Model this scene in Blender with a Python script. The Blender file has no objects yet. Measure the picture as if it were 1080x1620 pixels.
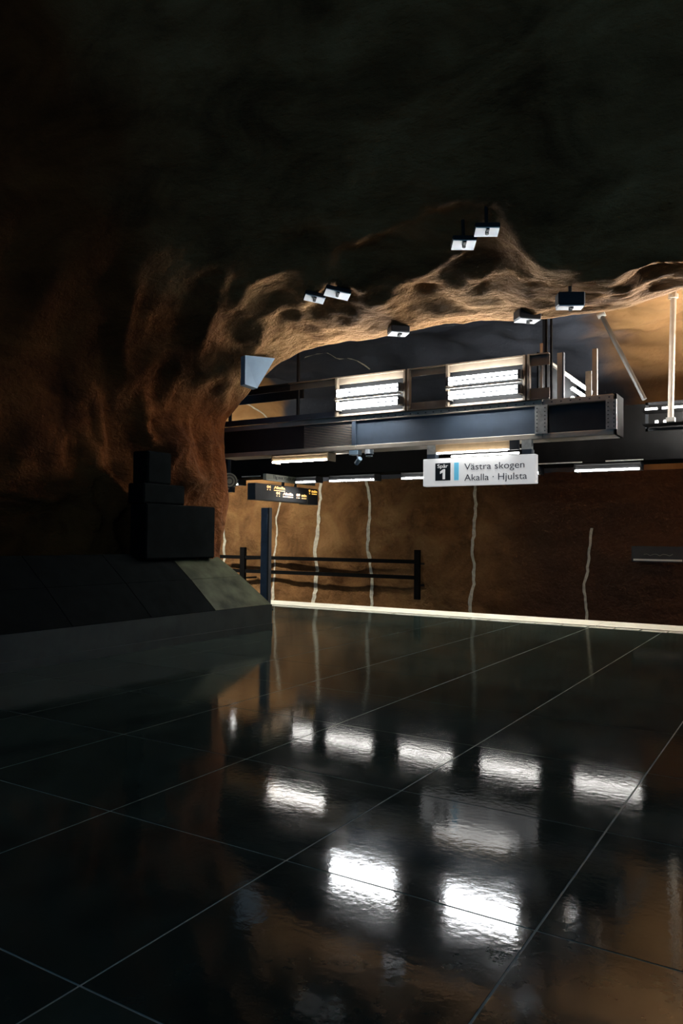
import bpy, bmesh, math, random
from mathutils import Vector, Matrix, noise
R = random.Random(7)
SC = bpy.context.scene
COL = SC.collection

# ------------------------------------------------------------------ camera
# world axes follow the platform: x runs along the platform, y across it
# towards the track, z up; the camera stands at x = 0, y = 0
EYE = Vector((0.0, 0.0, 1.4))
FOCAL = 1206.0 / 1620.0 * 36.0
yaw, pitch, roll = math.radians(31.5), math.atan(42 / 1206), math.atan(0.010)
cam = bpy.data.cameras.new('camera')
cam.sensor_fit = 'VERTICAL'
cam.sensor_height = 36.0
cam.sensor_width = 24.0
cam.lens = FOCAL
cam.clip_start, cam.clip_end = 0.05, 200
cam_o = bpy.data.objects.new('camera', cam)
COL.objects.link(cam_o)
cam_o.matrix_world = (Matrix.Translation(EYE) @ Matrix.Rotation(yaw, 4, 'Z')
                      @ Matrix.Rotation(math.pi / 2 + pitch, 4, 'X') @ Matrix.Rotation(roll, 4, 'Z'))
SC.camera = cam_o

# ------------------------------------------------------------------ world and exposure
w = bpy.data.worlds.new('world')
SC.world = w
w.use_nodes = True
bgn = w.node_tree.nodes['Background']
bgn.inputs[0].default_value = (0.20, 0.54, 0.95, 1)
bgn.inputs[1].default_value = 0.21
SC.view_settings.view_transform = 'Standard'
SC.view_settings.look = 'None'
SC.view_settings.exposure = 0.0
SC.view_settings.gamma = 1.0
SC.view_settings.use_curve_mapping = False
SC.cycles.use_denoising = True
SC.cycles.max_bounces = 6
SC.cycles.diffuse_bounces = 3
SC.cycles.glossy_bounces = 4
SC.cycles.sample_clamp_indirect = 4.0
SC.cycles.caustics_reflective = False

# strengths of the fluorescent tubes, seen and added
L_GANTRY, L_EDGE, L_SIGN, L_SIDE, L_TRACK, L_FARLEFT = 85.0, 240.0, 12.0, 620.0, 700.0, 12.0

# ------------------------------------------------------------------ materials
def new_mat(name):
    m = bpy.data.materials.new(name)
    m.use_nodes = True
    nt = m.node_tree
    return m, nt, nt.nodes['Principled BSDF']

def mat(name, col, rough=0.6, metal=0.0, var=0.25, scale=6.0, bump=0.0, spec=0.5):
    m, nt, b = new_mat(name)
    tc = nt.nodes.new('ShaderNodeTexCoord')
    n = nt.nodes.new('ShaderNodeTexNoise')
    n.inputs['Scale'].default_value = scale
    n.inputs['Detail'].default_value = 6
    nt.links.new(tc.outputs['Object'], n.inputs['Vector'])
    r = nt.nodes.new('ShaderNodeValToRGB')
    r.color_ramp.elements[0].position = 0.3
    r.color_ramp.elements[1].position = 0.7
    r.color_ramp.elements[0].color = tuple(c * (1 - var) for c in col) + (1,)
    r.color_ramp.elements[1].color = tuple(min(1, c * (1 + var)) for c in col) + (1,)
    nt.links.new(n.outputs['Fac'], r.inputs['Fac'])
    nt.links.new(r.outputs['Color'], b.inputs['Base Color'])
    b.inputs['Roughness'].default_value = rough
    b.inputs['Metallic'].default_value = metal
    b.inputs['Specular IOR Level'].default_value = spec
    if bump:
        bp = nt.nodes.new('ShaderNodeBump')
        bp.inputs['Strength'].default_value = bump
        bp.inputs['Distance'].default_value = 0.02
        nt.links.new(n.outputs['Fac'], bp.inputs['Height'])
        nt.links.new(bp.outputs['Normal'], b.inputs['Normal'])
    return m

def glow(name, col, strength):
    m, nt, b = new_mat(name)
    b.inputs['Base Color'].default_value = (0.8, 0.8, 0.8, 1)
    b.inputs['Emission Color'].default_value = col + (1,)
    b.inputs['Emission Strength'].default_value = strength
    return m

def rock_mat(name, dark, mid, light, streak=(1, 1, 1), bump=0.6, dist=0.06, fine=9.0):
    m, nt, b = new_mat(name)
    N, L = nt.nodes, nt.links
    tc = N.new('ShaderNodeTexCoord')
    mp = N.new('ShaderNodeMapping')
    mp.inputs['Scale'].default_value = streak
    L.new(tc.outputs['Object'], mp.inputs['Vector'])
    n1 = N.new('ShaderNodeTexNoise')
    n1.inputs['Scale'].default_value = 0.9
    n1.inputs['Detail'].default_value = 8
    n1.inputs['Roughness'].default_value = 0.62
    n1.inputs['Distortion'].default_value = 0.6
    L.new(mp.outputs[0], n1.inputs['Vector'])
    r = N.new('ShaderNodeValToRGB')
    e = r.color_ramp.elements
    e[0].position, e[0].color = 0.30, dark + (1,)
    e[1].position, e[1].color = 0.72, light + (1,)
    k = e.new(0.5)
    k.color = mid + (1,)
    L.new(n1.outputs['Fac'], r.inputs['Fac'])
    L.new(r.outputs['Color'], b.inputs['Base Color'])
    n2 = N.new('ShaderNodeTexNoise')
    n2.inputs['Scale'].default_value = fine
    n2.inputs['Detail'].default_value = 7
    n2.inputs['Roughness'].default_value = 0.65
    L.new(mp.outputs[0], n2.inputs['Vector'])
    bp = N.new('ShaderNodeBump')
    bp.inputs['Strength'].default_value = bump
    bp.inputs['Distance'].default_value = dist
    L.new(n2.outputs['Fac'], bp.inputs['Height'])
    L.new(bp.outputs['Normal'], b.inputs['Normal'])
    b.inputs['Roughness'].default_value = 0.85
    b.inputs['Specular IOR Level'].default_value = 0.2
    return m

M = {}
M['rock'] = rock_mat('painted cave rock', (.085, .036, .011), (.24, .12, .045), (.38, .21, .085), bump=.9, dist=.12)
M['arch'] = rock_mat('arch rock', (.12, .054, .019), (.30, .15, .057), (.46, .26, .11), streak=(.7, 1.5, 1.5), bump=1.0, dist=.12, fine=5.0)
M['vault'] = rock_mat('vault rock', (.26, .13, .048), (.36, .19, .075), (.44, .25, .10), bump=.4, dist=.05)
def tint_by_x(m, x0, x1, k, flip=False, multiply=False):
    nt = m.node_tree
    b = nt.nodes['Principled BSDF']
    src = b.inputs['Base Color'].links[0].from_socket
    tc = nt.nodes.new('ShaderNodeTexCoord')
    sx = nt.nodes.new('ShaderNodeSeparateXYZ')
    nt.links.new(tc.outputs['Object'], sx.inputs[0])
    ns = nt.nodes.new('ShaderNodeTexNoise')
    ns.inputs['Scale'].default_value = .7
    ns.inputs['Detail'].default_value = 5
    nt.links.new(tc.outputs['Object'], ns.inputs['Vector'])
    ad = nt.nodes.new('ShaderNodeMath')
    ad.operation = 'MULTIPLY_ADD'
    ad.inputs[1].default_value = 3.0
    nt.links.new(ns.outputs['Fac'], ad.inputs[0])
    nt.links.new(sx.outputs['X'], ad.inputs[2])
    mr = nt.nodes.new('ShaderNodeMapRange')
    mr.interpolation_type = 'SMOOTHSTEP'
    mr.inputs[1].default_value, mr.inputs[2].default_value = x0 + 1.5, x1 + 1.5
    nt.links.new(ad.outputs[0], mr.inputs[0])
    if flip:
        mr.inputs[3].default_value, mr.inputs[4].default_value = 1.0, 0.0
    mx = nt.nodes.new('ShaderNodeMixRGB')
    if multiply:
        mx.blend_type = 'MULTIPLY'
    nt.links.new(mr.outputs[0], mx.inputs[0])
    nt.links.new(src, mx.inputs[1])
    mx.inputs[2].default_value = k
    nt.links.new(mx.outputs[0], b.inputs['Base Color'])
tint_by_x(M['rock'], -8.2, -4.8, (.085, .042, .024, 1))     # the far wall's colour darkens to the right, standing in for missing light
tint_by_x(M['arch'], -8.2, -6.4, (.62, .36, .20, 1), True, True)   # and the passage wall is a deeper orange than the arch
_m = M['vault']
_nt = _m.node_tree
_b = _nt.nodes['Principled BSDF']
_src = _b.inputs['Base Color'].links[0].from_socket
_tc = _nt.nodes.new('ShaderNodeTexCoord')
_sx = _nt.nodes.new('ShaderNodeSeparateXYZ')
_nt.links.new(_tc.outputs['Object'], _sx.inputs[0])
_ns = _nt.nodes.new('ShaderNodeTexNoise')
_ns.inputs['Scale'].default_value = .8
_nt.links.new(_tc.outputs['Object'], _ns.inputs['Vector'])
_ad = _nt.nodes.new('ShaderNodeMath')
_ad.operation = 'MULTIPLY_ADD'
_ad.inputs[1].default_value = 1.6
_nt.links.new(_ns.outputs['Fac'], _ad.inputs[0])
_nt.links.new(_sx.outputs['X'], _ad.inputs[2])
_cr = _nt.nodes.new('ShaderNodeMapRange')          # grey middle of the vault with its shade painted in, between tan parts
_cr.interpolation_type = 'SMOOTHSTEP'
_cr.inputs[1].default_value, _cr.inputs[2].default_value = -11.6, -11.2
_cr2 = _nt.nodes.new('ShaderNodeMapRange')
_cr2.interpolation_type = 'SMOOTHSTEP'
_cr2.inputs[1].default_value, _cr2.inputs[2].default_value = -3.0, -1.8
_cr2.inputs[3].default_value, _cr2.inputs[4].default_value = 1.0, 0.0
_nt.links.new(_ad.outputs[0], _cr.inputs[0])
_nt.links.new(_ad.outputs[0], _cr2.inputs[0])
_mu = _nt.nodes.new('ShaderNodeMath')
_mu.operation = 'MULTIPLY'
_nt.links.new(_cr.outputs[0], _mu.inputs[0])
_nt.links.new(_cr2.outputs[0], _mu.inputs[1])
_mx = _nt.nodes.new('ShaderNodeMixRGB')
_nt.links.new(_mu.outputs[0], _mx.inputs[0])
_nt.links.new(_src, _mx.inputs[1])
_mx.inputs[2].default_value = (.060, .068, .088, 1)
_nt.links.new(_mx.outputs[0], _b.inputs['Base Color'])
M['vein'] = mat('white painted vein', (.60, .56, .44), .8, var=.2, scale=14)
M['grout'] = mat('pale grey grout', (.24, .25, .21), .8, var=.2, scale=12)
M['coping'] = mat('white platform coping', (.74, .72, .60), .7, var=.10, scale=3)
M['coping_tile'] = mat('pale edge tile', (.45, .45, .38), .6, var=.15, scale=5)
M['ballast'] = mat('dark track ballast', (.03, .028, .026), .95, var=.5, scale=30, bump=1)
M['concrete'] = mat('grey green concrete', (.036, .040, .023), .65, var=.6, scale=3.2, bump=.15, spec=.06)
M['dark_stone'] = mat('dark plinth stone', (.018, .023, .019), .5, var=.4, scale=4, bump=.2)
M['black'] = mat('black painted steel', (.012, .013, .015), .6, var=.3)
M['flat_black'] = mat('flat black steel', (.005, .005, .005), .9, var=.2, spec=.05)
M['black_block'] = mat('black stone block', (.005, .006, .006), .95, var=.3, spec=.02)
M['web'] = mat('blue grey painted steel', (.042, .060, .085), .55, var=.2, scale=3)
M['steel'] = mat('pale grey steel', (.45, .39, .31), .5, var=.15, scale=5)
M['galv'] = mat('galvanised plate', (.40, .40, .36), .5, var=.25, scale=16)
M['rail'] = mat('tan grey frame steel', (.13, .10, .07), .5, var=.15, scale=5)
M['dark_steel'] = mat('dark grey steel', (.055, .052, .046), .5)
M['rivet'] = mat('dark rivets', (.05, .05, .05), .5)
M['reflector'] = mat('pale lamp reflector', (.55, .55, .54), .45, var=.08)
M['lamp_grey'] = mat('grey lamp lining', (.30, .30, .29), .5, var=.05)
M['wood'] = mat('tan lamp housing', (.34, .23, .12), .55, var=.15, scale=9)
M['tube'] = glow('gantry tube light', (.93, .97, 1.0), L_GANTRY)
M['edge_tube'] = glow('platform edge tube light', (1.0, .98, .92), L_EDGE)
M['diffuser'] = glow('lamp diffuser strip', (1.0, .98, .93), 45.0)
M['panel_glow'] = glow('lamp diffuser panel', (1.0, .98, .90), 22.0)
M['sign_tube'] = glow('sign tube light', (1.0, .99, .96), L_SIGN)
M['side_tube'] = glow('added right frame tube light', (1.0, .96, .90), L_SIDE)  # strong tubes added beyond the right edge of view
M['short_tube'] = glow('short frame tube light', (1.0, .97, .92), 9.0)
M['added_track_tube'] = glow('added track tube light', (1.0, .93, .80), L_TRACK)  # for the added lamps that brighten the far wall
M['added_left_tube'] = glow('added left frame tube light', (1.0, .93, .80), L_FARLEFT)  # for the added frame that brightens the vault at left
M['sign_white'] = mat('white sign face', (.80, .80, .78), .4, var=.04)
for nd in M['sign_white'].node_tree.nodes:
    if nd.type == 'BSDF_PRINCIPLED':
        nd.inputs['Emission Color'].default_value = (1.0, .98, .96, 1)
        nd.inputs['Emission Strength'].default_value = 0.42  # glow added to the face, which the tubes above light
M['ink'] = mat('grey violet lettering', (.11, .10, .13), .5, var=.05)
M['ink_dark'] = mat('black sign ink', (.012, .016, .018), .5, var=.1)
M['ink_blue'] = mat('light blue sign bar', (.14, .52, .74), .5, var=.05)
for nd in M['ink_blue'].node_tree.nodes:
    if nd.type == 'BSDF_PRINCIPLED':          # glow added to the bar so that it reads brighter
        nd.inputs['Emission Color'].default_value = (.16, .60, .85, 1)
        nd.inputs['Emission Strength'].default_value = 0.40
M['white'] = mat('white enamel', (.82, .84, .86), .4, var=.04)
M['led'] = glow('amber led text', (1.0, .50, .015), 1.15)
M['grey_sign'] = mat('dim grey sign face', (.20, .21, .17), .6, var=.1)
M['blue_steel'] = mat('blue grey sheet metal', (.26, .36, .45), .45, var=.12, scale=4)
M['post'] = mat('dark blue steel post', (.035, .050, .075), .35, var=.4, scale=5)
M['dome'] = mat('dark camera dome', (.02, .025, .03), .1)
M['pale_strip'] = mat('pale strip', (.75, .76, .68), .5, var=.05)

def floor_mat():
    m, nt, b = new_mat('polished dark stone tile')
    N, L = nt.nodes, nt.links
    tc = N.new('ShaderNodeTexCoord')
    oi = N.new('ShaderNodeObjectInfo')
    geo = N.new('ShaderNodeNewGeometry')
    n = N.new('ShaderNodeTexNoise')
    n.inputs['Scale'].default_value = 2.4
    n.inputs['Detail'].default_value = 9
    n.inputs['Roughness'].default_value = .6
    L.new(geo.outputs['Position'], n.inputs['Vector'])
    r = N.new('ShaderNodeValToRGB')
    r.color_ramp.elements[0].position, r.color_ramp.elements[0].color = .3, (.010, .014, .012, 1)
    r.color_ramp.elements[1].position, r.color_ramp.elements[1].color = .72, (.027, .038, .031, 1)
    L.new(n.outputs['Fac'], r.inputs['Fac'])
    hsv = N.new('ShaderNodeHueSaturation')
    mr = N.new('ShaderNodeMapRange')
    mr.inputs[3].default_value, mr.inputs[4].default_value = .85, 1.15
    L.new(oi.outputs['Random'], mr.inputs[0])
    L.new(mr.outputs[0], hsv.inputs['Value'])
    L.new(r.outputs['Color'], hsv.inputs['Color'])
    L.new(hsv.outputs['Color'], b.inputs['Base Color'])
    n2 = N.new('ShaderNodeTexNoise')
    n2.inputs['Scale'].default_value = 5.0
    n2.inputs['Detail'].default_value = 8
    L.new(geo.outputs['Position'], n2.inputs['Vector'])
    mr2 = N.new('ShaderNodeMapRange')
    mr2.inputs[1].default_value, mr2.inputs[2].default_value = .3, .7
    mr2.inputs[3].default_value, mr2.inputs[4].default_value = .050, .090
    L.new(n2.outputs['Fac'], mr2.inputs[0])
    L.new(mr2.outputs[0], b.inputs['Coat Roughness'])
    b.inputs['Coat Weight'].default_value = .62
    b.inputs['Roughness'].default_value = .45
    b.inputs['Specular IOR Level'].default_value = 0.0
    n3 = N.new('ShaderNodeTexNoise')
    n3.inputs['Scale'].default_value = 26
    n3.inputs['Detail'].default_value = 4
    L.new(geo.outputs['Position'], n3.inputs['Vector'])
    bp = N.new('ShaderNodeBump')
    bp.inputs['Strength'].default_value = .035
    bp.inputs['Distance'].default_value = .01
    L.new(n3.outputs['Fac'], bp.inputs['Height'])
    L.new(bp.outputs['Normal'], b.inputs['Normal'])
    L.new(bp.outputs['Normal'], b.inputs['Coat Normal'])
    return m
M['floor'] = floor_mat()

# ------------------------------------------------------------------ mesh helpers
def box(bm, x0, x1, y0, y1, z0, z1, bevel=0.0):
    r = bmesh.ops.create_cube(bm, size=1.0)
    vs = r['verts']
    for v in vs:
        v.co = Vector(((x0 + x1) / 2 + v.co.x * (x1 - x0), (y0 + y1) / 2 + v.co.y * (y1 - y0),
                       (z0 + z1) / 2 + v.co.z * (z1 - z0)))
    if bevel:
        es = {e for v in vs for e in v.link_edges}
        bmesh.ops.bevel(bm, geom=list(es), offset=bevel, segments=1, affect='EDGES', profile=.5)

def rod(bm, a, b, r, seg=12):
    a, b = Vector(a), Vector(b)
    d = b - a
    q = d.to_track_quat('Z', 'Y').to_matrix().to_4x4()
    bmesh.ops.create_cone(bm, cap_ends=True, segments=seg, radius1=r, radius2=r, depth=d.length,
                          matrix=Matrix.Translation((a + b) / 2) @ q)

def prism(bm, pts, off):
    """closed solid from an outline of 3D points pushed along off"""
    n = len(pts)
    lo = [bm.verts.new(Vector(p)) for p in pts]
    hi = [bm.verts.new(Vector(p) + Vector(off)) for p in pts]
    bm.faces.new(lo)
    bm.faces.new(hi[::-1])
    for i in range(n):
        bm.faces.new((lo[i], hi[i], hi[(i + 1) % n], lo[(i + 1) % n]))
    bmesh.ops.recalc_face_normals(bm, faces=bm.faces)

def obj(name, bm, m, parent=None, smooth=False, org=None):
    """link bm (built in world coordinates) as one object, relative to its parent's place"""
    o_par = parent['_org'] if parent is not None else (0, 0, 0)
    base = Vector(o_par) if parent is not None else Vector(org or (0, 0, 0))
    if parent is None or org is None:
        bmesh.ops.translate(bm, verts=bm.verts, vec=-base)
    me = bpy.data.meshes.new(name)
    bm.to_mesh(me)
    bm.free()
    if smooth:
        for p in me.polygons:
            p.use_smooth = True
    me.materials.append(m)
    o = bpy.data.objects.new(name, me)
    COL.objects.link(o)
    o['_org'] = tuple(base)
    if parent is not None:
        o.parent = parent
    else:
        o.location = base
    return o

def boxo(name, m, parent, *a, bevel=0.0):
    bm = bmesh.new()
    box(bm, *a, bevel=bevel)
    return obj(name, bm, m, parent)

def rodo(name, m, parent, a, b, r, seg=12):
    bm = bmesh.new()
    rod(bm, a, b, r, seg)
    return obj(name, bm, m, parent, smooth=False)

def thing(name, label, cat, loc, group=None):
    o = bpy.data.objects.new(name, None)
    o.empty_display_size = .1
    COL.objects.link(o)
    o.location = loc
    o['_org'] = tuple(loc)
    o['label'], o['category'] = label, cat
    if group:
        o['group'] = group
    return o

def struct(o):
    o['kind'] = 'structure'
    return o

def dup(root, loc, label=None):
    r = root.copy()
    COL.objects.link(r)
    r.location = loc
    if label:
        r['label'] = label
    for ch in list(root.children):
        c = ch.copy()
        COL.objects.link(c)
        c.parent = r
        for g in list(ch.children):
            d = g.copy()
            COL.objects.link(d)
            d.parent = c
    return r

def text(name, body, m, parent, loc, rot, size, width=None, bold=0.0, shear=0.0):
    cu = bpy.data.curves.new(name, 'FONT')
    cu.body = body
    cu.size = size
    cu.extrude = .002
    cu.offset = bold
    cu.shear = shear
    t = bpy.data.objects.new(name, cu)
    COL.objects.link(t)
    bpy.context.view_layer.update()
    dg = bpy.context.evaluated_depsgraph_get()
    me = bpy.data.meshes.new_from_object(t.evaluated_get(dg))
    bpy.data.objects.remove(t)
    bpy.data.curves.remove(cu)
    xs = [v.co.x for v in me.vertices]
    x0, x1 = min(xs), max(xs)
    k = width / (x1 - x0) if width else 1.0
    for v in me.vertices:
        v.co.x = (v.co.x - x0) * k
    me.materials.clear()
    me.materials.append(m)
    o = bpy.data.objects.new(name, me)
    COL.objects.link(o)
    o['_org'] = (0, 0, 0)
    o.parent = parent
    o.location = Vector(loc) - Vector(parent['_org'])
    o.rotation_euler = rot
    return o

FACE_NEAR = (math.pi / 2, 0, 0)                 # lettering that faces the passage
FACE_SIDE = (math.pi / 2, 0, math.pi / 2)       # lettering that faces along the platform

# ------------------------------------------------------------------ floor
fb = bmesh.new()
box(fb, -14, 4, -4, 12.66, -.30, -.002)
floor = struct(obj('floor', fb, M['grout']))
T = 1.1
tb = bmesh.new()
box(tb, -T / 2 + .005, T / 2 - .005, -T / 2 + .005, T / 2 - .005, -.03, 0)
tile_me = bpy.data.meshes.new('tile')
tb.to_mesh(tile_me)
tb.free()
tile_me.materials.append(M['floor'])
for i in range(-11, 2):
    for j in range(0, 14):
        cx, cy = -1.95 + T * i - T / 2 + T, 12.65 - T * j - T / 2
        if cy < 8.8 and cx < -7.6:
            continue
        # leave out what lies wholly behind the passage's viewpoint
        if cy < 1.0:
            continue
        o = bpy.data.objects.new('tile', tile_me)
        COL.objects.link(o)
        o.parent = floor
        o.location = (cx, cy, 0)

# platform coping and the pale row of small tiles in front of it
cb = bmesh.new()
box(cb, -14, 2, 12.67, 13.72, -1.1, -.012)
edge = struct(obj('trim_1', cb, M['dark_stone']))
x = -14.0
while x < 1.0:
    boxo('edge_slab', M['coping'], edge, x + .004, x + 2.196, 12.93, 13.74, -.012, .012)
    x += 2.2
x = -13.8
while x < 0.6:
    wd = R.choice((.36, .40, .40, .44))
    boxo('edge_tile', M['coping_tile'], edge, x + .02, x + wd - .012, 12.685, 12.905, -.012, R.choice((0.0, .002, .004)))
    x += wd

# track bed
tbm = bmesh.new()
box(tbm, -24, 6, 13.72, 18.4, -1.4, -1.1)
struct(obj('ground', tbm, M['ballast']))

# ------------------------------------------------------------------ hall rock: far wall and vault
PROFILE = [(18.0, -1.25), (18.0, 0.0), (18.02, 1.0), (18.0, 2.0), (17.95, 3.0), (17.8, 3.9), (17.45, 4.55), (16.8, 5.0),
           (15.5, 5.35), (14.0, 5.45), (12.5, 5.35), (11.2, 5.1), (10.2, 4.85), (9.5, 4.7)]
CUM = [0.0]
for a, b in zip(PROFILE, PROFILE[1:]):
    CUM.append(CUM[-1] + math.hypot(b[0] - a[0], b[1] - a[1]))
U_WALL = CUM[4]                               # the wall ends 3 m up, the vault begins

def fbm(p, octaves=5, h=1.0):
    return noise.fractal(p, h, 2.0, octaves)

def hall(s, u):
    u = max(0.0, min(CUM[-1] - 1e-4, u))
    for i in range(len(CUM) - 1):
        if u <= CUM[i + 1]:
            break
    k = (u - CUM[i]) / (CUM[i + 1] - CUM[i])
    a, b = PROFILE[i], PROFILE[i + 1]
    y, z = a[0] + (b[0] - a[0]) * k, a[1] + (b[1] - a[1]) * k
    p = Vector((s * .42, u * .45, 3.1))
    d = .32 * fbm(p, 3) + .10 * fbm(Vector((s * 1.3, u * 1.5, 9.0)), 4) + .035 * fbm(Vector((s * 4, u * 4, 1.0)), 4)
    # a dent in the wall
    dd = math.hypot(s + 9.55, (z - 1.17) * .8)
    if y > 17.5:
        d -= .16 * math.exp(-(dd / .09) ** 2)
    d = min(d, .40)
    # wall to track: d moves the face towards the platform
    t = min(1.0, max(0.0, (u - CUM[4]) / 2.2))
    ny, nz = -(1 - t), -t
    return Vector((s, y + ny * d, z + nz * d))

def grid_obj(name, fn, us, vs, m, parent=None):
    verts, faces = [], []
    for u in us:
        for v in vs:
            verts.append(fn(u, v))
    nv = len(vs)
    for i in range(len(us) - 1):
        for j in range(nv - 1):
            faces.append((i * nv + j, i * nv + j + 1, (i + 1) * nv + j + 1, (i + 1) * nv + j))
    me = bpy.data.meshes.new(name)
    me.from_pydata(verts, [], faces)
    me.materials.append(m)
    for p in me.polygons:
        p.use_smooth = True
    o = bpy.data.objects.new(name, me)
    COL.objects.link(o)
    o['_org'] = (0, 0, 0)
    if parent:
        o.parent = parent
    return o

def frange(a, b, st):
    n = int(round((b - a) / st))
    return [a + (b - a) * i / n for i in range(n + 1)]

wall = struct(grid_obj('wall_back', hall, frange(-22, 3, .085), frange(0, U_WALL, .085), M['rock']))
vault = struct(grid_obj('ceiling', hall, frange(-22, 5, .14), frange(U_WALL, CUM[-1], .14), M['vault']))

def vein(name, pts, width, parent, seed):
    """a painted vein: a thin raised ribbon that follows the rock"""
    rr = random.Random(seed)
    P = []
    for (a, b) in zip(pts, pts[1:]):
        n = max(2, int(math.hypot(b[0] - a[0], b[1] - a[1]) / .09))
        for i in range(n):
            k = i / n
            P.append((a[0] + (b[0] - a[0]) * k, a[1] + (b[1] - a[1]) * k))
    P.append(pts[-1])
    verts, faces = [], []
    for i, (s, u) in enumerate(P):
        j = .05 * noise.noise(Vector((seed * 3.7, u * 2.3, 0))) + .03 * noise.noise(Vector((seed * 1.7, u * 7, 5)))
        wd = width * (.75 + .55 * abs(noise.noise(Vector((seed, u * 3.0, 2)))) + .1 * rr.random())
        q0, q1 = hall(s + j - wd / 2, u), hall(s + j + wd / 2, u)
        if u < U_WALL:
            o = Vector((0, -.022, 0))
        else:
            o = Vector((0, -.012, -.02))
        verts += [q0 + o, q1 + o]
        if i:
            b = 2 * i
            faces.append((b - 2, b - 1, b + 1, b))
    me = bpy.data.meshes.new(name)
    me.from_pydata(verts, [], faces)
    me.materials.append(M['vein'])
    ob = bpy.data.objects.new(name, me)
    COL.objects.link(ob)
    ob.parent = parent
    return ob

z2u = lambda z: z + 1.25
VEINS = [
    [(-14.95, 3.0), (-14.97, 2.7), (-15.10, 1.9), (-15.25, 1.2), (-15.31, .6), (-15.35, -.9)],
    [(-12.98, 2.95), (-13.03, 2.4), (-13.12, 1.7), (-13.2, 1.0), (-13.24, .3), (-13.30, -.9)],
    [(-11.72, 3.1), (-11.62, 2.5), (-11.80, 1.7), (-11.84, .9), (-11.9, .3), (-12.02, -.9)],
    [(-10.2, 3.05), (-10.16, 2.6), (-10.08, 1.95), (-10.16, 1.1), (-10.09, .4), (-10.06, -.9)],
    [(-7.12, 2.95), (-7.12, 2.2), (-7.17, 1.5), (-7.21, .9), (-7.14, .3), (-7.17, -.9)],
    [(-4.26, 1.7), (-4.28, 1.4), (-4.36, .9), (-4.45, .4), (-4.42, -.9)],
    [(-9.0, .6), (-8.99, -.2)],
]
for i, v in enumerate(VEINS[:6]):
    vein('painted_vein', [(s, z2u(z)) for s, z in v], (.085, .075, .115, .105, .085, .07)[i], wall, i + 1)
vein('painted_vein', [(-13.6, CUM[7] + .15), (-13.0, CUM[6] + .25), (-12.45, CUM[5] + .35)], .07, vault, 11)
vein('painted_vein', [(-9.3, CUM[9] + .4), (-8.9, CUM[9] - .4), (-8.6, CUM[8] + .3)], .04, vault, 12)

# ------------------------------------------------------------------ passage rock: jamb, arch and ceiling
LIP = [(-8.05, -.05), (-7.95, .6), (-7.91, 1.14), (-7.80, 1.6), (-7.75, 1.93), (-7.80, 2.35), (-7.84, 2.65), (-7.89, 3.03),
       (-7.82, 3.25), (-7.52, 3.50), (-7.33, 3.67), (-6.84, 4.0), (-6.45, 4.12), (-6.04, 4.20), (-5.4, 4.22), (-5.0, 4.20), (-4.6, 4.24),
       (-4.04, 4.26), (-3.7, 4.25), (-3.43, 4.20), (-2.94, 4.14), (-2.5, 4.11), (-2.06, 4.10), (-1.6, 4.16), (-1.13, 4.25), (0.0, 4.35), (1.5, 4.2), (3.2, 3.9)]
def resample(P, step):
    out = []
    for a, b in zip(P, P[1:]):
        n = max(1, int(math.hypot(b[0] - a[0], b[1] - a[1]) / step))
        for i in range(n):
            k = i / n
            out.append((a[0] + (b[0] - a[0]) * k, a[1] + (b[1] - a[1]) * k))
    out.append(P[-1])
    return out
LP = resample(LIP, .055)
for _ in range(2):
    LP = [LP[0]] + [((a[0] + 2 * b[0] + c[0]) / 4, (a[1] + 2 * b[1] + c[1]) / 4) for a, b, c in zip(LP, LP[1:], LP[2:])] + [LP[-1]]
NRM = []
for i in range(len(LP)):
    a, b = LP[max(0, i - 9)], LP[min(len(LP) - 1, i + 9)]
    tx, tz = b[0] - a[0], b[1] - a[1]
    l = math.hypot(tx, tz)
    NRM.append((-tz / l, tx / l))
TS = [9.85, 9.7, 9.55, 9.42, 9.34, 9.28, 9.23, 9.2] + [9.2 - .04 * k for k in range(1, 46)] + [7.4 - .09 * k for k in range(1, 30)] + [4.79 - .25 * k for k in range(1, 26)]
def passage(i, t):
    s, z = LP[i]
    nx, nz = NRM[i]
    ceil = max(0.0, min(1.0, nz))
    wt = .58 + .42 * ceil
    d = 9.2 - t
    if d >= 0:
        flat = min(1.0, max(0.0, (s + 3.3) / .9))        # towards the right the lip is a flat shelf before the rock rises
        flat = flat * flat * (3 - 2 * flat)
        f = min(1.0, max(0.0, (d - .75) / 1.1))
        flat *= 1 - f * f * (3 - 2 * f)
        e = .25 * d + .33 * d * d if d < 1.9 else 1.666 + min(1.5 * (d - 1.9), 3.2)
        e *= (1 - .92 * flat) * wt
        # second fold of rock that runs down the jamb behind the lip
        fold = math.exp(-((d - .55 - .25 * (1 - ceil)) / .16) ** 2) * .16 * (1 - ceil)
        e -= fold
    else:
        e = .05 * (-d / .1) ** 1.5 if d > -.25 else .2 + 1.6 * (-d - .25)
    amp = min(1.0, .20 + max(0.0, d) * 1.2) * (1 - .55 * min(1.0, max(0.0, (d - 1.2) / 1.5)))
    p = Vector((s, t * 1.0, z))
    q = Vector((s * .8, t * 2.2, z * .8))
    n = (.17 * fbm(p * .7 + Vector((4, 0, 0)), 3) + .11 * fbm(q * 1.5, 4)) * amp
    rg = 1 - abs(noise.noise(Vector((s * .9 + t * .5, t * 2.6 + s * .35, z * 1.4 + 7))))
    n += ((.10 + .16 * (1 - ceil)) * rg ** (3 + 2 * (1 - ceil)) - .03) * amp
    n += .022 * fbm(q * 5, 4) * min(1, .5 + amp)
    e += n * -1
    return Vector((s + nx * e, t, z + nz * e))
arch = struct(grid_obj('wall_left', lambda i, t: passage(i, t), range(len(LP)), TS, M['arch']))

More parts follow.
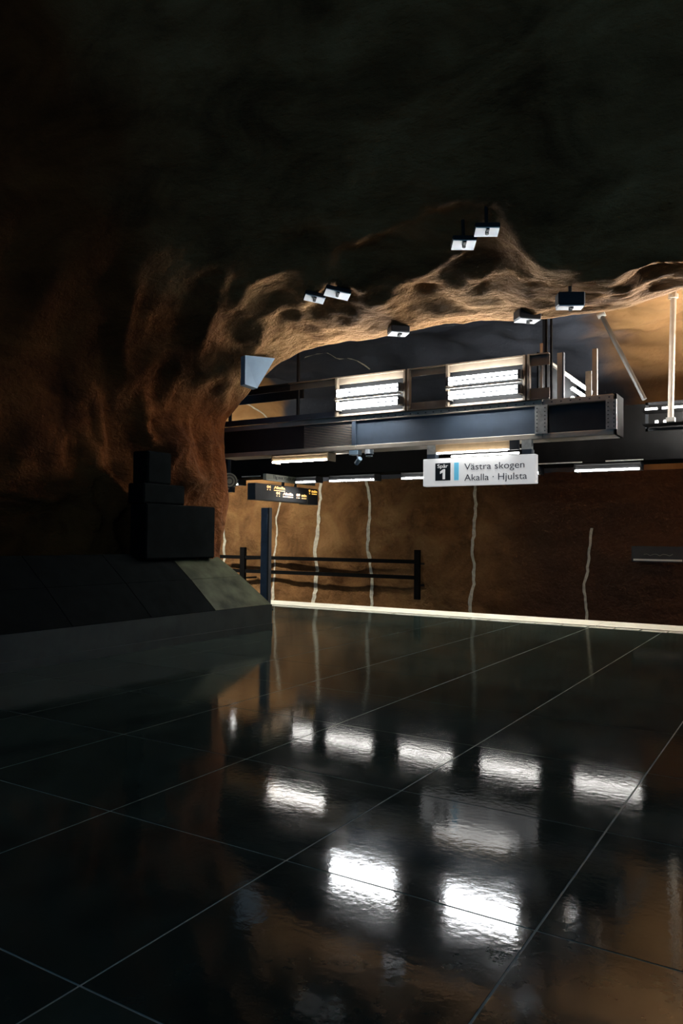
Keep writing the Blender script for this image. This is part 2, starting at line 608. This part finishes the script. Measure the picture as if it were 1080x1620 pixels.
# ------------------------------------------------------------------ plinth with sloped concrete slabs
pb = bmesh.new()
box(pb, -8.6, -7.0, -1.0, 9.42, 0, .385)
plinth = struct(obj('trim_2', pb, M['dark_stone']))
boxo('kick_board', M['dark_stone'], plinth, -7.0, -6.985, -1.0, 9.42, 0.0, .10)
y1 = 9.42
k = 0
for ln in (1.30, 1.2, 1.2, 1.2, 1.2, 1.2):
    y0 = y1 - ln
    for (s0, z0, s1, z1) in ((-7.0, .39, -7.47, .80), (-7.475, .803, -7.93, 1.16)):
        bm = bmesh.new()
        inset = .0 if k else (.02 if s0 == -7.0 else .16)
        top = .0 if k else (.16 if s0 == -7.0 else .30)
        # the end slabs are cut on the skew so that they hug the jamb
        pts = [(s0, y0 + .006, z0), (s0, y1 - .006 - (0 if k else inset), z0), (s1, y1 - .006 - (0 if k else top), z1), (s1, y0 + .006, z1)]
        prism(bm, pts, (-.05, 0, -.06))
        obj('slope_slab', bm, M['concrete' if k == 0 else 'black_block'], plinth)
    bm = bmesh.new()
    y1 = y0
    k += 1
# core under the slabs
bm = bmesh.new()
prism(bm, [(-7.10, -1, .36), (-8.02, -1, 1.09), (-8.6, -1, 1.09), (-8.6, -1, .36)], (0, 10.06, 0))
obj('core', bm, M['dark_stone'], plinth)

# stepped black blocks against the rock behind the plinth
st = thing('stepped_block', 'black block stepped in three tiers in front of the dark rock wall', 'block', (-7.95, 8.2, 1.09))
boxo('lower_block', M['black_block'], st, -8.05, -7.72, 7.50, 8.92, 1.085, 1.86, bevel=.02)
boxo('middle_block', M['black_block'], st, -8.05, -7.73, 7.45, 8.26, 1.86, 2.14, bevel=.02)
boxo('top_block', M['black_block'], st, -8.05, -7.74, 7.53, 7.99, 2.14, 2.59, bevel=.02)

# ------------------------------------------------------------------ gantry: lattice beam below, frame of tubes above
Y0 = 9.80
g = thing('light_gantry', 'long steel gantry with blue grey beam and framed white tubes, hung under the arch', 'gantry', (-5.3, 10.0, 2.73))
for (n, z0, z1) in (('top_flange', 3.165, 3.24), ('bottom_flange', 2.73, 2.80)):
    for (a, b) in ((-8.42, -5.78), (-5.776, -2.955), (-2.95, -2.06)):
        boxo(n, M['steel'], g, a, b, Y0 + .02, Y0 + .42, z0, z1, bevel=.006)
boxo('web_panel', M['black'], g, -8.42, -6.75, Y0 + .05, Y0 + .07, 2.80, 3.165)
boxo('web_panel', M['web'], g, -6.745, -5.85, Y0 + .07, Y0 + .09, 2.80, 3.165)
boxo('web_panel', M['web'], g, -5.78, -3.05, Y0 + .05, Y0 + .07, 2.80, 3.165)
boxo('web_panel', M['black'], g, -2.89, -2.14, Y0 + .10, Y0 + .12, 2.80, 3.165)
boxo('web_panel', M['black'], g, -8.42, -2.06, Y0 + .38, Y0 + .40, 2.80, 3.165)
boxo('web_strip', M['web'], g, -5.85, -5.79, Y0 + .02, Y0 + .07, 2.80, 3.165)
for i in range(14):                                # louvre slats of the grille
    z = 2.815 + i * .025
    boxo('grille_slat', M['steel'], g, -6.74, -5.86, Y0 + .045, Y0 + .068, z, z + .007)
for (a, b) in ((-3.05, -2.885), (-2.15, -2.02)):
    pl = boxo('end_plate', M['galv'], g, a, b, Y0 + .005, Y0 + .02, 2.795, 3.17)
    bm = bmesh.new()
    for xx in (a + .03, b - .03):
        for i in range(7):
            z = 2.83 + i * .05
            rod(bm, (xx, Y0 - .003, z), (xx, Y0 + .005, z), .009, 6)
    obj('rivet', bm, M['rivet'], pl)['kind'] = 'stuff'
boxo('end_plate', M['flat_black'], g, -2.05, -2.02, Y0 + .02, Y0 + .42, 2.73, 3.24)
bm = bmesh.new()
for i in range(30):
    box(bm, -5.6 + i * .12, -5.6 + i * .12 + .02, Y0 + .014, Y0 + .02, 3.195, 3.21)
obj('bolt_row', bm, M['rivet'], g)['kind'] = 'stuff'

# upper frame
def channel(name, x0, x1, z0, z1, m=None, y=Y0):
    bm = bmesh.new()
    box(bm, x0, x1, y + .02, y + .035, z0, z1)
    lower = z1 > 3.6
    if lower:
        box(bm, x0, x1, y - .03, y + .02, z1 - .018, z1)
    if not lower:
        box(bm, x0, x1, y - .03, y + .02, z0, z0 + .012)
    return obj(name, bm, m or M['steel'], g)
channel('top_rail', -8.4, -7.0, 3.74, 3.85, M['black'])  # black stands in for the unlit end of the rail
channel('top_rail', -7.0, -6.10, 3.74, 3.85, M['rail'])
channel('top_rail', -6.09, -4.93, 3.74, 3.85, M['rail'])
channel('top_rail', -4.90, -3.17, 3.74, 3.85, M['rail'])
channel('top_rail', -3.13, -2.86, 3.70, 3.85, M['rail'])
channel('bottom_rail', -8.4, -6.10, 3.245, 3.34, M['web'])
channel('bottom_rail', -4.89, -4.28, 3.245, 3.36, M['rail'])
channel('bottom_rail', -3.13, -2.86, 3.245, 3.40, M['rail'])
channel('sill_rail', -6.09, -4.93, 3.245, 3.285, M['rail'])
channel('sill_rail', -4.28, -3.17, 3.245, 3.285, M['rail'])
for a in (-6.12, -4.965, -4.90, -4.30, -3.20, -3.14):
    boxo('upright', M['rail'], g, a, a + .032, Y0 - .035, Y0 + .04, 3.245, 3.85)
boxo('slim_upright', M['steel'], g, -3.0, -2.965, Y0 + .06, Y0 + .09, 3.245, 4.0)
for (a, b) in ((-6.088, -4.965), (-4.268, -3.20)):
    boxo('reflector', M['flat_black'], g, a, b, Y0 + .055, Y0 + .065, 3.28, 3.74)
    boxo('middle_rail', M['steel'], g, a, b, Y0 - .13, Y0 - .09, 3.48, 3.50)
    for zc in (3.585, 3.390):
        for dz in (-.032, .032):
            tu = rodo('tube', M['tube'], g, (a + .05, Y0 - .10, zc + dz), (b - .05, Y0 - .10, zc + dz), .022)
        for e in (a, b - .045):
            boxo('lamp_holder', M['dark_steel'], g, e, e + .045, Y0 - .12, Y0 + .05, zc - .06, zc + .06)
# dark back sheets of the open bays
boxo('back_sheet', M['black'], g, -8.4, -7.0, Y0 + .40, Y0 + .42, 3.68, 3.95)
# frame at the gantry's end, turned across the platform, with its three tubes
boxo('end_post', M['steel'], g, -2.767, -2.70, Y0 + .04, Y0 + .08, 3.24, 3.84)
boxo('end_post', M['web'], g, -2.70, -2.68, Y0 + .03, Y0 + .09, 3.24, 3.84)
boxo('end_post', M['steel'], g, -2.36, -2.30, Y0 + .20, Y0 + .25, 3.24, 3.88)
boxo('end_panel', M['galv'], g, -2.52, -2.44, Y0 + .5, Y0 + .52, 3.24, 3.66)
boxo('side_reflector', M['flat_black'], g, -3.05, -3.03, Y0 + .10, Y0 + 2.05, 3.24, 3.90)
boxo('side_pan', M['black'], g, -3.03, -2.45, Y0 + .42, Y0 + 2.05, 3.24, 3.26)  # added to keep the side tubes out of the floor reflection
boxo('side_rail', M['steel'], g, -2.90, -2.86, Y0 + .10, Y0 + 2.0, 3.72, 3.75)
for z in (3.66, 3.53, 3.40):
    rodo('side_tube', M['tube'], g, (-2.80, Y0 + .92, z), (-2.80, Y0 + 2.0, z), .024)
# hangers that rise to the rock
for a in (-2.93, -2.865):
    boxo('hanger', M['flat_black'], g, a - .012, a + .012, Y0 + .10, Y0 + .14, 3.24, 4.72)
boxo('hanger', M['black'], g, -7.0, -6.96, Y0 + .2, Y0 + .24, 3.24, 4.72)

# ------------------------------------------------------------------ direction sign and its lamp
sx0, sx1, sz0, sz1 = -4.655, -3.04, 2.15, 2.535
sg = thing('direction_sign', 'white hanging sign reading Västra skogen, Akalla and Hjulsta under the gantry', 'sign', (-3.85, Y0 + .06, sz0))
boxo('panel', M['sign_white'], sg, sx0, sx1, Y0, Y0 + .12, sz0, sz1, bevel=.006)
boxo('number_square', M['ink_dark'], sg, -4.466, -4.236, Y0 - .003, Y0, sz0 + .072, sz0 + .318)
boxo('blue_bar', M['ink_blue'], sg, -4.182, -4.112, Y0 - .003, Y0, sz0 + .072, sz0 + .318)
text('lettering', 'Spår', M['sign_white'], sg, (-4.432, Y0 - .006, sz0 + .252), FACE_NEAR, .072, .16)
bm = bmesh.new()
prism(bm, [(-4.352, Y0 - .006, sz0 + .092), (-4.316, Y0 - .006, sz0 + .092), (-4.316, Y0 - .006, sz0 + .232), (-4.344, Y0 - .006, sz0 + .232),
           (-4.392, Y0 - .006, sz0 + .200), (-4.392, Y0 - .006, sz0 + .166), (-4.352, Y0 - .006, sz0 + .190)], (0, .004, 0))
obj('lettering', bm, M['sign_white'], sg)
text('lettering', 'Västra skogen', M['ink'], sg, (-4.03, Y0 - .002, sz0 + .210), FACE_NEAR, .130, .845)
text('lettering', 'Akalla · Hjulsta', M['ink'], sg, (-4.03, Y0 - .002, sz0 + .060), FACE_NEAR, .130, .88)
for a in (sx0 + .05, sx1 - .19):
    boxo('bracket', M['galv'], sg, a, a + .13, Y0 + .02, Y0 + .10, 2.60, 2.73)
    boxo('clamp', M['web'], sg, a + .01, a + .14, Y0 + .0, Y0 + .11, 2.535, 2.60)
la = thing('sign_lamp', 'tan sided strip lamp with two bright tubes just above the white sign', 'lamp', (-3.95, Y0 + .1, 2.56))
boxo('housing', M['wood'], la, -4.46, -3.38, Y0 - .01, Y0 + .05, 2.625, 2.728, bevel=.004)
boxo('end_cap', M['black'], la, -3.38, -3.25, Y0 - .03, Y0 + .0, 2.60, 2.725)
boxo('reflector', M['reflector'], la, -4.45, -3.25, Y0 - .01, Y0 + .08, 2.612, 2.625)
rodo('tube', M['sign_tube'], la, (-4.42, Y0 - .06, 2.600), (-3.40, Y0 - .06, 2.600), .013)
rodo('tube', M['sign_tube'], la, (-4.25, Y0 + .06, 2.565), (-3.28, Y0 + .06, 2.565), .013)

# ------------------------------------------------------------------ strip lamps
def strip_lamp(x0, x1, y, z, label, skirt=True, dep=.26, grp=None, side=None):
    """a trough lamp: tubes sit up inside it, a dim diffuser strip closes its front edge"""
    t = thing('strip_lamp', label, 'lamp', ((x0 + x1) / 2, y, z), grp)
    top = z + .118
    boxo('housing', side or M['black'], t, x0, x1, y - dep / 2, y + dep / 2, z + .09, top, bevel=.006)
    boxo('front_lip', side or M['black'], t, x0, x1, y - dep / 2 + .01, y - dep / 2 + .018, z - .012, z + .09)
    boxo('diffuser', M['diffuser'], t, x0 + .02, x1 - .02, y - dep / 2, y - dep / 2 + .01, z - .010, z + .018)
    if skirt:
        boxo('skirt', M['flat_black'], t, x0, x1, y + dep / 2 - .015, y + dep / 2, z - .004, z + .09)
    boxo('diffuser_panel', M['panel_glow'], t, x0 + .02, x1 - .02, y - dep / 2 + .02, y + .005, z + .018, z + .024)
    rodo('tube', M['edge_tube'], t, (x0 + .04, y + .055, z + .058), (x1 - .04, y + .055, z + .058), .02)
    for a in (x0, x1 - .02):
        boxo('end_cap', side or M['black'], t, a, a + .02, y - dep / 2, y + dep / 2 - .015, z - .012, z + .09)
    return t
eg = 'strip lamps along the platform edge'
strip_lamp(-8.20, -7.14, 13.0, 2.545, 'strip lamp at the platform edge right of the departure board', grp=eg)
strip_lamp(-6.58, -5.50, 13.0, 2.545, 'strip lamp at the platform edge partly behind the left end of white sign', grp=eg)
strip_lamp(-4.98, -3.92, 13.0, 2.555, 'strip lamp at the platform edge with only its tip showing right of white sign', grp=eg)
strip_lamp(-3.34, -2.28, 13.0, 2.565, 'strip lamp alone in the dark below the gantry end, right of the sign', grp=eg)
strip_lamp(-9.02, -8.50, 13.0, 2.545, 'short strip lamp showing above the end of the departure board', grp=eg)
strip_lamp(-11.6, -10.50, 13.0, 2.545, 'strip lamp next to the rock jamb, left of the departure board', grp=eg)
strip_lamp(-7.35, -6.27, Y0 + .14, 2.607, 'tan sided strip lamp right under the left part of the gantry', skirt=False, dep=.24, side=M['wood'])

# ------------------------------------------------------------------ black cable tray above the platform edge
ct = thing('cable_tray', 'black cable tray running over the platform edge lamps', 'tray', (-7, 13.2, 2.68))
boxo('tray_side', M['flat_black'], ct, -18, 2.5, 12.86, 12.90, 2.70, 3.60)
boxo('tray_side', M['flat_black'], ct, -18, 2.5, 13.42, 13.46, 2.70, 3.60)
boxo('tray_bottom', M['flat_black'], ct, -18, 2.5, 12.88, 13.44, 2.685, 2.70)
for a, b in ((-2.82, -2.24), (-4.0, -3.2), (-10.4, -9.9)):
    boxo('tray_lip', M['galv'], ct, a, b, 12.84, 12.86, 2.70, 2.718)
for a in (-12.6, -3.95, 1.0):
    boxo('tray_hanger', M['black'], ct, a, a + .05, 13.13, 13.18, 2.70, 5.3)
# added lamps, unseen behind the tray, put in to light the far wall
for a in (-17.4, -15.9, -14.4, -12.9):
    t = thing('added_track_lamp', 'added louvred strip lamp, unseen on the track side of the black tray', 'lamp', (a + .7, 13.62, 2.80), 'added lamps behind the tray')
    boxo('housing', M['black'], t, a, a + 1.4, 13.46, 13.66 if a < -15 else 13.90, 2.86, 2.92)
    boxo('skirt', M['black'], t, a, a + 1.4, 13.46, 13.475, 2.70, 2.86)
    rodo('tube', M['added_track_tube'], t, (a + .05, 13.60, 2.80), (a + 1.35, 13.60, 2.80), .022)
    for i in range(8):  # blades added to cut the light towards the right
        boxo('louvre', M['black'], t, a + .2 * i, a + .2 * i + .008, 13.56, 13.84, 2.70, 2.86)

# bare lamp frames; strong right tubes and the left frame added, unseen
def lamp_frame(x0, x1, y, label, m, zt, gap_at, short=None):
    t = thing('lamp_frame', label, 'lamp', ((x0 + x1) / 2, y, zt[-1] - .1))
    for z in zt:
        for a, b in gap_at[zt.index(z)]:
            rodo('tube', short if short and a < -1.5 else m, t, (a + .01, y, z), (b - .01, y, z), .028)
    for z in zt:
        boxo('pan', M['flat_black'], t, x0, x1, y - .24, y + .06, z - .058, z - .045)  # pans added to block the tubes' reflection in the floor
    boxo('frame_rail', M['black'], t, x0, x1, y + .05, y + .10, zt[0] + .08, zt[0] + .12)
    boxo('frame_rail', M['black'], t, x0, x1, y + .05, y + .10, zt[-1] - .12, zt[-1] - .08)
    for a in (x0, (x0 + x1) / 2, x1 - .04):
        boxo('frame_upright', M['black'], t, a, a + .04, y + .05, y + .10, zt[-1] - .12, zt[0] + .12)
        if a == (x0 if x0 < -5 else x1 - .04):
            boxo('frame_hanger', M['black'], t, a, a + .03, y + .10, y + .13, zt[-1] - .12, 5.15)
    return t
lamp_frame(-2.12, 3.2, 12.3, 'frame of bare white tubes at the right edge beside the hanging rod, with strong tubes added out of view', M['side_tube'], [3.41, 3.21],
           [[(-2.12, -1.93), (-1.88, -1.56), (-1.38, -.1), (.1, 1.6), (1.7, 3.1)], [(-1.98, -1.92), (-1.86, -1.72), (-1.38, -.1), (.1, 1.6), (1.7, 3.1)]], M['short_tube'])
lamp_frame(-15.8, -12.8, 12.3, 'added frame of bare white tubes, unseen behind the left rock jamb', M['added_left_tube'], [3.60, 3.40],
           [[(-15.7, -14.3), (-14.25, -12.85)], [(-15.7, -14.3), (-14.25, -12.85)]])

# hanging rod and diagonal brace at the right
rd = thing('hanging_rod', 'upright pale rod hanging from the lit rock at the right edge', 'rod', (-1.70, 12.0, 3.2))
rodo('shaft', M['steel'], rd, (-1.712, 12.0, 3.2), (-1.665, 12.0, 5.0), .042)
bm = bmesh.new()
rod(bm, (-1.665, 12.0, 4.98), (-1.665, 12.0, 5.04), .07)
rod(bm, (-1.665, 12.0, 5.02), (-1.60, 12.05, 5.3), .03)
obj('ceiling_bracket', bm, M['steel'], rd)
boxo('foot_clamp', M['galv'], rd, -1.77, -1.65, 11.95, 12.05, 3.16, 3.22)
br = thing('brace_rod', 'slanting grey brace falling from the lit rock into the dark', 'rod', (-2.1, 12.1, 3.5))
rodo('shaft', M['dark_steel'], br, (-2.69, 12.0, 4.88), (-2.07, 12.0, 3.52), .035)
bm = bmesh.new()
rod(bm, (-2.75, 12.0, 4.87), (-2.64, 12.0, 4.91), .05)
rod(bm, (-2.70, 12.0, 4.89), (-2.71, 12.0, 5.3), .02)
obj('ceiling_bracket', bm, M['galv'], br)

# ------------------------------------------------------------------ cameras under the beam
dc = thing('dome_camera', 'small white dome camera under the beam', 'camera', (-5.58, Y0 + .1, 2.60))
bm = bmesh.new()
rod(bm, (-5.58, Y0 + .08, 2.665), (-5.58, Y0 + .08, 2.73), .068, 20)
obj('housing', bm, M['white'], dc)
bm = bmesh.new()
bmesh.ops.create_uvsphere(bm, u_segments=18, v_segments=12, radius=.052, matrix=Matrix.Translation((-5.58, Y0 + .08, 2.662)))
obj('dome', bm, M['dome'], dc, smooth=True)
bm = bmesh.new()
bmesh.ops.create_cone(bm, segments=18, radius1=.046, radius2=.055, depth=.012, cap_ends=True, matrix=Matrix.Translation((-5.58, Y0 + .08, 2.632)))
obj('dome_ring', bm, M['white'], dc)
bc = thing('bracket_camera', 'tilted grey camera on a bracket under the beam, left of the dome camera', 'camera', (-5.8, Y0 + .1, 2.5))
boxo('mount', M['blue_steel'], bc, -5.90, -5.74, Y0 + .02, Y0 + .14, 2.66, 2.73, bevel=.006)
rodo('arm', M['white'], bc, (-5.79, Y0 + .08, 2.66), (-5.765, Y0 + .08, 2.59), .012)
bm = bmesh.new()
rod(bm, (-5.80, Y0 + .08, 2.535), (-5.70, Y0 + .02, 2.60), .035, 14)
obj('body', bm, M['blue_steel'], bc)

# ------------------------------------------------------------------ departure board and the grey sign over it
X = -9.2
db = thing('departure_board', 'black departure board with amber text hanging over the platform', 'board', (X - .1, 12.9, 2.145))
boxo('case', M['black'], db, X - .20, X, 11.79, 13.98, 2.145, 2.475, bevel=.008)
boxo('end_case', M['black'], db, X - .22, X + .012, 13.60, 14.0, 2.13, 2.465, bevel=.006)
for a in (12.9, 13.36):
    boxo('hanger', M['black'], db, X - .18, X - .14, a, a + .04, 2.475, 2.684)
LR = FACE_SIDE
def led(body, y, z, size, width, shear=.0):
    text('led_text', body, M['led'], db, (X + .003, y, z), LR, size, width, bold=.003)
for body, y, z, wd in (('04', 12.155, 2.395, .13), ('Akalla', 12.385, 2.395, .39), ('04', 12.47, 2.285, .13), ('Akalla', 12.70, 2.285, .36),
                       ('09', 13.185, 2.285, .135), ('min', 13.375, 2.285, .185)):
    led(body, y, z, .072, wd)
for y, z, wd in ((12.165, 2.355, .03), (12.25, 2.355, .03), (12.39, 2.352, .385), (12.48, 2.243, .03), (12.565, 2.243, .03), (12.70, 2.240, .36),
                 (13.19, 2.240, .03), (13.25, 2.240, .06), (13.38, 2.238, .18)):
    boxo('led_underline', M['led'], db, X, X + .003, y, y + wd, z, z + .018)
text('led_text', '9', M['led'], db, (X + .015, 13.63, 2.395), LR, .072, .065, bold=.003)
text('led_text', 'min', M['led'], db, (X + .015, 13.74, 2.395), LR, .072, .21, bold=.003)
boxo('led_underline', M['led'], db, X + .012, X + .015, 13.65, 13.68, 2.352, 2.37)
boxo('led_underline', M['led'], db, X + .012, X + .015, 13.75, 13.94, 2.352, 2.37)
gs = thing('grey_sign', 'dim grey sign with dark lettering above the departure board', 'sign', (X - .05, 12.7, 2.55))
boxo('panel', M['grey_sign'], gs, X - .08, X, 12.13, 13.9, 2.55, 2.68, bevel=.005)
boxo('edge_strip', M['galv'], gs, X, X + .006, 12.13, 13.4, 2.55, 2.565)
text('lettering', 'Tåg mot Västra skogen · Akalla', M['ink_dark'], gs, (X + .001, 12.35, 2.60), LR, .09, 1.30, bold=.002)
boxo('hanger', M['black'], gs, X - .06, X - .03, 13.1, 13.14, 2.678, 2.684)

# ------------------------------------------------------------------ post, round sign, bracket sheet
po = thing('steel_post', 'dark blue steel post standing on the platform behind the plinth', 'post', (-9.11, 12.0, 0))
boxo('shaft', M['post'], po, -9.185, -9.025, 11.96, 12.04, 0.0, 1.99, bevel=.004)
boxo('flange', M['black'], po, -9.022, -8.985, 11.96, 12.05, 0.0, 1.99)
boxo('base_plate', M['black'], po, -9.25, -8.96, 11.9, 12.1, 0.0, .02)
rs = thing('round_sign', 'small round grey sign with dark rings beside the rock jamb', 'sign', (-10.3, 12.3, 2.4))
bm = bmesh.new()
rod(bm, (-10.33, 12.32, 2.57), (-10.27, 12.28, 2.57), .175, 28)
obj('disc', bm, M['grey_sign'], rs)
for r_ in (.145, .085):
    bm = bmesh.new()
    mtx = Matrix.Translation((-10.262, 12.277, 2.57)) @ Vector((.06, -.04, 0)).to_track_quat('Z', 'Y').to_matrix().to_4x4()
    a_ = bmesh.ops.create_circle(bm, segments=28, radius=r_, matrix=mtx)['verts']
    b_ = bmesh.ops.create_circle(bm, segments=28, radius=r_ - .03, matrix=mtx)['verts']
    for i in range(28):
        bm.faces.new((a_[i], a_[(i + 1) % 28], b_[(i + 1) % 28], b_[i]))
    obj('ring', bm, M['ink_dark'], rs)
boxo('support', M['black'], rs, -10.36, -10.30, 12.33, 12.37, 2.4, 5.4)
boxo('lower_box', M['black'], rs, -10.42, -10.19, 12.28, 12.37, 2.34, 2.45)
gb = thing('sheet_metal_box', 'tapered blue grey sheet metal box fixed in the corner of the rock arch', 'box', (-6.9, 8.8, 3.6))
bm = bmesh.new()
prism(bm, [(-6.93, 8.60, 4.04), (-6.73, 9.05, 4.065), (-6.86, 8.80, 3.585), (-6.93, 8.60, 3.616)], (-.12, .05, .0))
obj('face_sheet', bm, M['blue_steel'], gb)
boxo('fixing_arm', M['black'], gb, -6.98, -6.92, 8.78, 9.2, 3.98, 4.03)

# ------------------------------------------------------------------ boxes with white undersides on the arch
def ceiling_box(loc, rz, tilt, wx, wy, label, hz=.16, stem=.5):
    t = thing('ceiling_floodlight', label, 'floodlight', (0, 0, 0), 'square floodlights on the rock arch')
    bm = bmesh.new()
    box(bm, -wx / 2, wx / 2, -wy / 2, wy / 2, .012, hz, bevel=.012)
    obj('case', bm, M['black'], t)
    bm = bmesh.new()
    box(bm, -wx / 2 + .008, wx / 2 - .008, -wy / 2 + .008, wy / 2 - .008, 0, .012)
    obj('white_underside', bm, M['white'], t)
    bm = bmesh.new()
    rod(bm, (0, -wy * .10, -.035), (0, -wy * .10, 0), .02, 10)
    box(bm, -.016, .016, -wy / 2 - .01, -wy * .10, -.03, -.012)
    obj('dark_knob', bm, M['black'], t)
    bm = bmesh.new()
    rod(bm, (0, 0, hz), (0, 0, hz + stem), .02, 8)
    obj('stem', bm, M['black'], t)
    t.location = loc
    t.rotation_euler = (tilt[0], tilt[1], rz)
    return t
B = [
    ((-3.27, 7.90, 4.70), .55, (-.2, 0), .27, .20, 'floodlight box with white underside high in the dark, lower of the upper two', .07, .25),
    ((-2.96, 7.80, 4.75), .50, (-.2, 0), .27, .18, 'floodlight box with white underside, highest of all on the dark ceiling', .07, .25),
    ((-5.54, 8.30, 4.555), .75, (-.2, .15), .28, .17, 'dull floodlight box on the dark rock, left half of the touching pair', .07, .25),
    ((-5.20, 8.32, 4.565), .75, (-.2, .15), .34, .19, 'floodlight box on the dark rock, right half of the touching pair', .07, .25),
    ((-4.66, 9.02, 4.14), .75, (0, 0), .26, .22, 'floodlight box hanging at the lip of the arch above the left tube panel', .10, .2),
    ((-2.90, 9.02, 4.07), .75, (0, 0), .28, .20, 'floodlight box at the lip of the arch above the gantry hangers', .13, .2),
    ((-2.22, 8.40, 3.965), .50, (0, 0), .29, .17, 'floodlight box with black front on the bright rock, right of the gantry hangers'),
    ((-1.05, 8.95, 4.24), .40, (0, 0), .34, .22, 'floodlight box cut off by the right edge on the bright rock'),
]
for b in B:
    ceiling_box(*b)

# ------------------------------------------------------------------ rails on the far wall
fr = thing('wall_railing', 'black two bar railing standing off the orange rock wall', 'railing', (-11.5, 17.5, -.1))
for z in (.83, .43):
    boxo('bar', M['flat_black'], fr, -15.2, -8.40, 17.47, 17.52, z - .05, z + .05)
boxo('post', M['flat_black'], fr, -8.52, -8.38, 17.44, 17.54, -.12, 1.13)
boxo('post', M['flat_black'], fr, -14.15, -13.98, 17.44, 17.54, -.12, 1.12)
for a in (-8.5, -14.1):
    for z in (.2, .75):
        boxo('wall_arm', M['black'], fr, a, a + .06, 17.54, 18.2, z, z + .05)
ws = thing('wall_sign', 'dim black wall sign with a pale strip below on the dark right wall', 'sign', (-2.8, 17.5, 1.0))
boxo('panel', M['black'], ws, -3.3, -2.2, 17.5, 17.54, .96, 1.30)
boxo('pale_strip', M['pale_strip'], ws, -3.26, -2.28, 17.485, 17.5, .985, 1.025)
bm = bmesh.new()
for i in range(9):
    a = -3.05 + i * .065
    rod(bm, (a, 17.498, 1.12 + .02 * math.sin(i * 2.2)), (a + .065, 17.498, 1.12 + .02 * math.sin(i * 2.2 + 2.2)), .006, 6)
obj('scribble', bm, M['grey_sign'], ws)
boxo('wall_arm', M['black'], ws, -2.8, -2.74, 17.54, 18.2, 1.1, 1.16)

for o in bpy.data.objects:
    if '_org' in o.keys():
        del o['_org']
